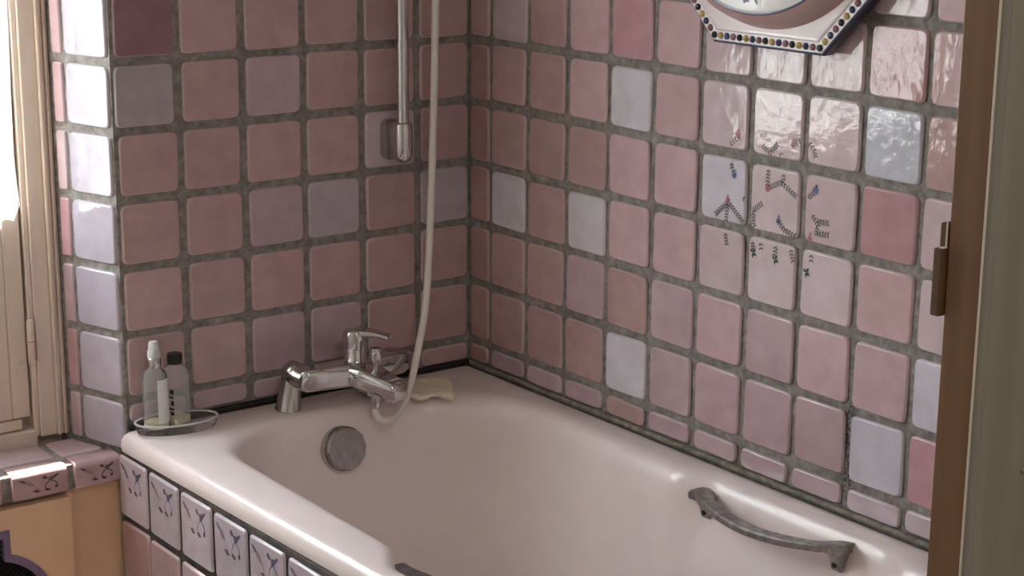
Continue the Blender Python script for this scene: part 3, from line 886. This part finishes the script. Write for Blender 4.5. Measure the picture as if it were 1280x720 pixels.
vb = MB(); vb.box((CX - .16, Y1 + .0006, CZ - .15), (CX + .135, Y1 + .003, CZ + .15)); cl(vb.build('recess_shade_sheet', RECESS_SHADE, smooth=False))  # flat sheet coloured dark to paint the shade behind the mesh

# ------------------------------------------------------------------ door frame
door = structure(empty('door_1', (JX, JY1, 0)))
def dl(o): o.parent = door; o.matrix_parent_inverse = Matrix.Translation((-JX, -JY1, 0)); return o
jm = MB(); jm.box((JX, JY0, 0), (JX + .012, JY1, 2.02)); jm.box((-1.512, JY0, 0), (-1.50, JY1, 2.02)); jm.box((-1.50, JY0, 2.008), (JX, JY1, 2.02))
dl(bevel(jm.build('jamb', WOOD, smooth=False), .0012))
bdm = MB(); bdm.box((JX - .0006, JY0 - .0016, 0), (JX + .003, JY0 + .0002, 2.01)); dl(bevel(bdm.build('paint_bead', BEAD, smooth=False), .001))
ar = MB(); ar.box((JX + .0008, JY0 - .012, 0), (-0.634, JY0 - .0005, 2.08)); ar.box((-1.575, JY0 - .012, 0), (-1.502, JY0 - .0005, 2.08)); ar.box((-1.502, JY0 - .012, 2.012), (JX + .0025, JY0 - .0005, 2.08))
dl(bevel(ar.build('architrave', GREY_PAINT, smooth=False), .002))
for zz in (1.03, ):
    s_ = MB(); s_.lathe([(.0022, -.002), (.0022, .0012), (.0012, .0018)], (-0.655, JY0 - .012, 0.986), (0, -1, 0), 10); dl(s_.build('paint_lump', GREY_PAINT))
kp = MB()
kp.box((JX - .0052, JY1 + .001, 1.109), (JX + .012, JY1 + .010, 1.1625)); kp.box((JX - .0012, JY1 + .001, 1.1625), (JX + .012, JY1 + .008, 1.182))
dl(bevel(kp.build('latch_keep', WOOD_DARK, smooth=False), .0015, 2))
kp = MB(); kp.box((JX - .0052, JY1 + .001, 1.1627), (JX + .001, JY1 + .005, 1.1637)); kp.box((JX - .0018, JY1 + .0006, 1.1635), (JX - .0004, JY1 + .0018, 1.184))
dl(bevel(kp.build('keep_edge', BEAD, smooth=False), .0004, 2))

# ------------------------------------------------------------------ bath mixer tap
tap = empty('bath_mixer_tap', (-0.33, -0.06, RIM))
tag(tap, 'chrome bath mixer tap with a lever on the tap end of the bathtub', 'tap')
def tl(o): o.parent = tap; o.matrix_parent_inverse = Matrix.Translation((0.33, 0.06, -RIM)); return o
ZB = 0.6165
for x, xt in ((-0.404, -0.397), (-0.256, -0.215)):
    pl = MB(); o_ = Vector((x, -.060, RIM)); d_ = Vector((xt - x, -.004, .062)).normalized()
    pl.lathe([(.0215, 0), (.0215, .002), (.0205, .004), (.0165, .05), (.0162, .062)], o_, d_, 28)
    pl.tube(smooth_path([o_ + d_ * .058, o_ + d_ * .066 + Vector((0, -.003, 0)), Vector((xt + .002, -.076, ZB + .004)), Vector((xt + .008, -.094, ZB))], 5), [.0162, .0172, .018, .0185] + [.0185] * 12, 20)
    tl(pl.build('pillar', CHROME_DULL, sharp=50))
def rrect(hw, hh, r, n=5):
    o_ = []
    for cx, cy, a0 in ((hw - r, hh - r, 0), (-hw + r, hh - r, 90), (-hw + r, -hh + r, 180), (hw - r, -hh + r, 270)):
        for i in range(n): a = math.radians(a0 + 90 * i / (n - 1)); o_.append((cx + r * math.cos(a), cy + r * math.sin(a)))
    return o_
body = MB()
secs = [(-0.4015, -.089, .008, .012), (-0.399, -.090, .0145, .0165), (-0.392, -.0915, .0185, .0190), (-.36, -.094, .0205, .0195), (-.32, -.098, .0235, .0200), (-.295, -.099, .0255, .0200),
        (-.27, -.096, .0235, .0200), (-.24, -.091, .0205, .0195), (-.205, -.087, .0190, .0190), (-.195, -.0855, .0145, .0165), (-.191, -.085, .008, .012)]
body.loft([[(x, y + a, ZB + b) for a, b in rrect(hy, hz, min(hy, hz) * .55)] for x, y, hy, hz in secs])
tl(body.build('body', CHROME, sharp=50))
spo = MB()
ssec = [((-.297, -.092, ZB + .001), .034, .0195), ((-.294, -.115, ZB), .0315, .0190), ((-.289, -.140, ZB - .004), .0265, .0180), ((-.2805, -.165, ZB - .010), .0225, .0165), ((-.272, -.184, ZB - .016), .0205, .0155), ((-.2685, -.192, ZB - .018), .0165, .0125), ((-.2670, -.1945, ZB - .019), .008, .006)]
dirs = Vector((.30, -.95, 0)).normalized(); sx_ = Vector((-dirs.y, dirs.x, 0))
spo.loft([[Vector(c) + sx_ * a + Vector((0, 0, b)) for a, b in rrect(hx, hz, min(hx, hz) * .6)] for c, hx, hz in ssec])
spo.lathe([(.0105, .002), (.0105, -.010), (.009, -.011), (.0085, -.011)], (-.277, -.176, ZB - .025), (0, 0, 1), 18)
tl(spo.build('spout', CHROME, sharp=50))
out2 = MB(); out2.lathe([(.011, .004), (.011, -.008), (.0075, -.010), (.0075, -.022), (.0068, -.024), (.0068, -.034)], (-.2895, -.148, ZB - .018), (0, 0, 1), 18)
tl(out2.build('shower_outlet', CHROME_SPOT, sharp=50))
dv = MB(); dv.lathe([(.0045, -.004), (.0045, .012), (.0085, .018), (.0105, .036), (.0095, .040), (0, .041)], (-.2875, -.146, ZB + .010), (0, 0, 1), 20, cap1=False)
tl(dv.build('diverter_knob', CHROME, sharp=50))
cart = MB(); cart.lathe([(.0225, .014), (.0212, .019), (.0190, .022), (.0190, .038), (.0182, .040)], (-.2955, -.096, ZB), (0, 0, 1), 28)
tl(cart.build('cartridge', CHROME, sharp=50))
lev = MB(); lev.lathe([(.0182, .040), (.0208, .0415), (.0208, .062), (.0198, .069), (.015, .0725), (0, .0735)], (-.2955, -.096, ZB), (0, 0, 1), 28, cap1=False)
lrings = []
ld = Vector((.62, -.78, 0)).normalized(); ls = Vector((-ld.y, ld.x, 0))
for s_, hw, hh, dz in ((.0, .016, .006, .066), (.018, .014, .0055, .067), (.034, .011, .0045, .0665), (.047, .0105, .004, .0645), (.056, .0105, .0038, .0625), (.060, .008, .0025, .0615)):
    c_ = Vector((-.2955, -.096, ZB + dz)) + ld * s_
    lrings.append([c_ + ls * a + Vector((0, 0, b)) for a, b in rrect(hw, hh, min(hw, hh) * .7)])
lev.loft(lrings)
tl(lev.build('lever', CHROME, sharp=50))

# ------------------------------------------------------------------ shower rail and hose
rail = empty('shower_rail', (-0.173, -0.055, 0.95))
tag(rail, 'vertical chrome shower rail fixed to the tap wall', 'shower rail')
def rl(o): o.parent = rail; o.matrix_parent_inverse = Matrix.Translation((0.173, 0.055, -0.95)); return o
RX, RY = -0.1735, -0.055
mb = MB(); mb.tube([(RX, RY, .985), (RX, RY, 1.66)], .0106, 24); rl(mb.build('pole', CHROME))
for z0, dz in ((0.9795, 1), (1.655, -1)):
    mb = MB()
    base = [(a, b) for a, b in rrect(.019, .034, .012, 6)]
    mb.loft([[(RX + .006 + a * s_, y, z0 + b * s_) for a, b in base] for y, s_ in ((-.004, 1.0), (-.020, 1.0), (-.030, .93), (-.048, .70))])
    rl(bevel(mb.build('wall_bracket', CHROME_DULL, sharp=35), .002))
    mb = MB()
    mb.lathe([(.006, -.033 * dz), (.0125, -.030 * dz), (.0158, -.022 * dz), (.0165, -.010 * dz), (.0165, .026 * dz), (.0155, .032 * dz), (.0112, .0345 * dz)], (RX, RY, z0), (0, 0, 1), 24)
    rl(mb.build('end_socket', CHROME, sharp=50))
hp = smooth_path([(-.2895, -.148, .5655), (-.2893, -.1485, .556), (-.286, -.152, .5475), (-.276, -.158, .5435), (-.255, -.152, .5465), (-.232, -.141, .560), (-.2125, -.130, .581), (-.185, -.113, .635),
                  (-.1605, -.101, .711), (-.1475, -.095, .83), (-.1385, -.090, .952), (-.1305, -.085, 1.08), (-.1245, -.080, 1.213), (-.122, -.082, 1.35), (-.126, -.095, 1.46), (-.150, -.112, 1.52)], 8)
mb = MB(); mb.tube(hp, .0062, 14); hose = mb.build('shower_hose', HOSE)
tag(hose, 'off-white shower hose looping from the tap up past the chrome rail', 'hose')
hs = empty('hand_shower', (-.150, -.112, 1.52)); tag(hs, 'chrome hand shower at the top of the off-white hose', 'hand shower')
mb = MB(); mb.tube([(0, 0, 0), (-.012, -.004, .03), (-.03, -.01, .14)], [.0085, .011, .013], 16); mb.build('handle', CHROME, hs)
mb = MB(); mb.lathe([(.012, .0), (.035, .012), (.040, .022), (.036, .026), (0, .026)], (-.03, .004, .15), (0, -1, -.4), 24, cap1=False); mb.build('spray_head', CHROME, hs)
mb = MB(); mb.box((RX - .014, RY - .014, 1.555), (RX + .014, RY + .014, 1.60)); mb.tube([(RX, RY - .012, 1.575), (RX - .0, -.108, 1.575)], .009, 12); rl(bevel(mb.build('slider', CHROME_SPOT), .003))

# ------------------------------------------------------------------ cloth
cm = bmesh.new(); N = 22
q00, q10, q11, q01 = (Vector(p) for p in ((-.232, -.124, 0), (-.148, -.170, 0), (-.094, -.074, 0), (-.176, -.050, 0)))
top = []
for j in range(N + 1):
    rowv = []
    for i in range(N + 1):
        s_, t_ = i / N, j / N
        p = q00.lerp(q10, s_).lerp(q01.lerp(q11, s_), t_)
        edge = min(s_, 1 - s_, t_, 1 - t_)
        wob = .0022 * math.sin(s_ * 9 + t_ * 4) * math.sin(t_ * 7) + .0012 * math.sin(s_ * 23 + 1) * math.sin(t_ * 19)
        z = RIM + .0085 + wob + .002 * (1 - s_) - (0.003 if edge < .02 else 0)
        k_ = .003 * math.sin(s_ * 12) * (1 if t_ in (0, 1) else 0) + .0024 * math.sin(t_ * 13) * (1 if s_ in (0, 1) else 0)
        rowv.append(cm.verts.new((p.x + k_, p.y + k_, z)))
    top.append(rowv)
for j in range(N):
    for i in range(N): cm.faces.new((top[j][i], top[j][i + 1], top[j + 1][i + 1], top[j + 1][i]))
me = bpy.data.meshes.new('cloth'); cm.to_mesh(me); cm.free(); me.materials.append(CLOTH)
for p in me.polygons: p.use_smooth = True
cloth = bpy.data.objects.new('sponge_cloth', me); COL.objects.link(cloth)
so = cloth.modifiers.new('solid', 'SOLIDIFY'); so.thickness = .007; so.offset = -1
tag(cloth, 'folded cream sponge cloth lying on the corner of the bath rim', 'cloth')

# ------------------------------------------------------------------ soap dish and bottles
DC = Vector((-0.599, -0.052, RIM + .0006)); da = math.radians(-10)
dish = empty('soap_dish', DC); dish.rotation_euler = (0, 0, da)
tag(dish, 'clear oval acrylic dish holding two bottles on the bath rim', 'dish')
def ell(a, b, z, n=48): return [(a * math.cos(t), b * math.sin(t), z) for t in [2 * math.pi * i / n for i in range(n)]]
mb = MB()
mb.loft([ell(.054, .026, .0005), ell(.058, .030, .001), ell(.0625, .0345, .003), ell(.065, .037, .010), ell(.066, .038, .0165), ell(.0650, .0370, .0180)], True, False)
mb.build('bowl', ACRYL, dish, sharp=60)
mb = MB(); rr_ = []
for i in range(49):
    t = 2 * math.pi * i / 48
    rr_.append([((.0655 + .0022 * math.cos(a)) * math.cos(t), (.0375 + .0022 * math.cos(a)) * math.sin(t), .0182 + .0018 * math.sin(a)) for a in [2 * math.pi * k / 8 for k in range(8)]])
mb.loft(rr_, False, False); mb.build('rim', clear('acrylic_rim_highlight', 0.6, (0.97, 0.97, 0.97)), dish)  # white diffuse share paints the bright edge of the clear rim
# spray bottle
b1 = empty('spray_bottle', (-0.6275, -0.040, RIM + .0066)); tag(b1, 'clear spray bottle with a white nozzle and silver collar on the oval dish', 'bottle')
mb = MB(); mb.lathe([(.0175, 0), (.0195, .002), (.0200, .006), (.0200, .074), (.0192, .084), (.0165, .091), (.0115, .0955), (.0090, .0975), (.0090, .101)], (0, 0, 0), (0, 0, 1), 32, cap1=True); mb.build('body', CLEAR, b1, sharp=60)
mb = MB(); mb.lathe([(.0170, .0012), (.0188, .003), (.0190, .010), (.0, .0105)], (0, 0, 0), (0, 0, 1), 28, cap1=False); mb.build('liquid', LIQUID, b1)
mb = MB()
lab = [(.0203 * math.cos(a), .0203 * math.sin(a)) for a in [math.radians(-105 + 95 * i / 12) for i in range(13)]]
mb.loft([[(x, y, .012) for x, y in lab], [(x, y, .082) for x, y in lab]], False, False, closed=False); mb.build('label', LABEL, b1)
mb = MB()
for i, (z0, z1, w0) in enumerate([(.020, .030, .9), (.032, .037, .6), (.040, .047, .8), (.050, .053, .5), (.056, .060, .9), (.066, .078, .8)]):
    aa = [math.radians(-13 - 7 * w0 + 7 * w0 * k / 3) for k in range(4)]
    mb.loft([[(.0205 * math.cos(a), .0205 * math.sin(a), z0) for a in aa], [(.0205 * math.cos(a), .0205 * math.sin(a), z1) for a in aa]], False, False, closed=False)
mb.build('label_print', INK, b1)
mb = MB(); mb.lathe([(.0105, .099), (.0108, .100), (.0108, .114), (.0100, .1148)], (0, 0, 0), (0, 0, 1), 24); mb.build('collar', CHROME, b1, sharp=50)
mb = MB(); mb.lathe([(.0100, .1148), (.0100, .125), (.0085, .127), (.0080, .137), (.0068, .139), (.0065, .1405)], (0, 0, 0), (0, 0, 1), 20)
mb.box((-.0035, -.0105, .128), (.0035, 0, .1345)); mb.build('nozzle', NOZZLE, b1, sharp=50)
# black capped bottle
b2 = empty('capped_bottle', (-0.5905, -0.036, RIM + .0066)); tag(b2, 'clear square bottle with a black screw cap behind the spray bottle', 'bottle')
b2.rotation_euler = (0, 0, math.radians(18))
def sq(h, r, z): return [(a, b, z) for a, b in rrect(h, h, r, 5)]
mb = MB(); mb.loft([sq(.0155, .006, 0), sq(.0172, .007, .002), sq(.0175, .007, .006), sq(.0175, .007, .078), sq(.0168, .008, .086), sq(.0135, .0095, .0935), sq(.0098, .0095, .098), sq(.0098, .0095, .102)]); mb.build('body', CLEAR, b2, sharp=60)
mb = MB(); mb.loft([sq(.0150, .005, .0012), sq(.0166, .006, .003), sq(.0168, .006, .012)]); mb.build('liquid', LIQUID, b2)
mb = MB(); mb.lathe([(.0118, .0985), (.0122, .0995), (.0122, .1125), (.0112, .1145), (0, .1147)], (0, 0, 0), (0, 0, 1), 28, cap1=False); mb.build('cap', BLACK, b2, sharp=50)
mb = MB()
for z0, z1, a0, a1 in [(.018, .024, -.010, -.002), (.027, .030, -.010, .002), (.034, .042, -.010, -.004), (.046, .049, -.010, .000), (.053, .060, -.010, -.003)]:
    mb.add([(-.01765, a0 - .003, z0), (-.01765, a1 - .003, z0), (-.01765, a1 - .003, z1), (-.01765, a0 - .003, z1)], [(0, 1, 2, 3)])
mb.build('label_print', INK, b2, smooth=False)

# ------------------------------------------------------------------ octagonal ceramic wall plate
plate = empty('wall_plate', (0, -0.7545, 1.4485))
plate.matrix_world = Matrix.Translation((-0.0052, -0.7545, 1.4485)) @ Matrix(((0, 0, -1), (-1, 0, 0), (0, 1, 0))).to_4x4()
tag(plate, 'octagonal pink ceramic wall plate edged with coloured beads on the right wall', 'wall plate')
AP = 0.2575; RO = AP / math.cos(math.pi / 8)
def octa(ap, z): 
    r = ap / math.cos(math.pi / 8); return [(r * math.cos(a), r * math.sin(a), z) for a in [math.pi / 8 + math.pi / 4 * i for i in range(8)]]
TK = 0.0295
mb = MB()
mb.loft([octa(AP - .012, 0), octa(AP - .001, .008), octa(AP, TK - .004), octa(AP - .002, TK - .001)], True, False, 1)
mb.loft([octa(AP - .002, TK - .001), octa(AP - .004, TK)], False, False, 2)
mb.loft([octa(AP - .004, TK), octa(AP - .0175, TK)], False, False, 3)
mb.loft([octa(AP - .0175, TK), octa(AP - .0195, TK + .0012), octa(AP - .0225, TK + .0004)], False, True, 0)
mb.build('octagonal_base', [CERAMIC_PINK, NAVY, BLUE_LINE, CERAMIC_WHITE], plate, smooth=False)
mb = MB()
mb.lathe([(.2305, TK + .0002), (.229, TK + .004), (.2245, TK + .016), (.217, TK + .026), (.2105, TK + .0305)], (0, 0, 0), (0, 0, 1), 96, 0, False, False)
mb.lathe([(.2105, TK + .0305), (.2090, TK + .0318), (.2072, TK + .0312)], (0, 0, 0), (0, 0, 1), 96, 1, False, False)
mb.build('raised_ring', [CERAMIC_ROSE, BLUE_LINE], plate)
mb = MB(); mb.lathe([(.2072, TK + .0312), (.204, TK + .029), (.10, TK + .024), (0.0001, TK + .023)], (0, 0, 0), (0, 0, 1), 96, 0, False, False)
disc = mb.build('flower_disc', CERAMIC_WHITE, plate); disc['label'] = 'white painted disc'
for i in range(14):
    sm = MB()
    a = 2 * math.pi * (i + .35) / 14; r0 = .176
    d = Vector((math.cos(a), math.sin(a))); t_ = Vector((-d.y, d.x)); p = d * r0
    zz = TK + .0292
    pts = [p - t_ * .022 + d * .006, p - t_ * .01 + d * .001, p + t_ * .004 + d * .004, p + t_ * .018 + d * .010]
    ribbon(sm, pts, .0012, 0, zz)
    for q_ in pts:
        for sg in (-1, 1): leaf_shape(sm, q_, d * sg + t_ * .7, .011, .0024, 4 if i % 2 else 0, zz + 1e-4)
    flower(sm, p + d * .012, 'pink' if i % 2 else 'blue', 1.5, zz + 2e-4)
    sm.build('painted_sprig', [LEAF, STEM_PINK, PETAL_PINK, PETAL_BLUE, LEAF_GREEN], disc, smooth=False)
bead_me = []
for m_ in BEADS:
    mb = MB(); mb.lathe([(.0050, -.0005), (.0048, .0016), (.0034, .0030), (0.0001, .0036)], (0, 0, 0), (0, 0, 1), 10, 0, False, False)
    t_ = mb.build('bead', m_); bead_me.append(t_.data); bpy.data.objects.remove(t_)
V8 = [Vector(p) for p in octa(AP - .0107, TK)]
for i in range(8):
    a, b = V8[i], V8[(i + 1) % 8]
    for j in range(16):
        o = bpy.data.objects.new('bead', bead_me[[0, 1, 2, 3, 0, 1, 2, 3, 0, 1, 2, 3, 0, 1, 2, 3][j]]); COL.objects.link(o); o.parent = plate
        o.location = a.lerp(b, j / 16)

# ------------------------------------------------------------------ hall lamp (added fill behind the camera, no known source)
fill_lamp = empty('added_hall_light', (-1.3, -2.7, H)); tag(fill_lamp, 'made-up round white fill light in the hall outside the bathroom', 'light')
mb = MB(); mb.lathe([(.16, 0), (.16, -.02), (.15, -.03)], (0, 0, 0), (0, 0, 1), 32); mb.build('fill_light_base', FILL_WHITE, fill_lamp)
ld_ = bpy.data.lights.new('fill_light_glow', 'AREA'); ld_.shape = 'DISK'; ld_.size = .28; ld_.energy = HALL_FILL; ld_.color = (1.0, .97, .93)
lo = bpy.data.objects.new('fill_light_glow', ld_); COL.objects.link(lo); lo.parent = fill_lamp; lo.location = (0, 0, -.036)
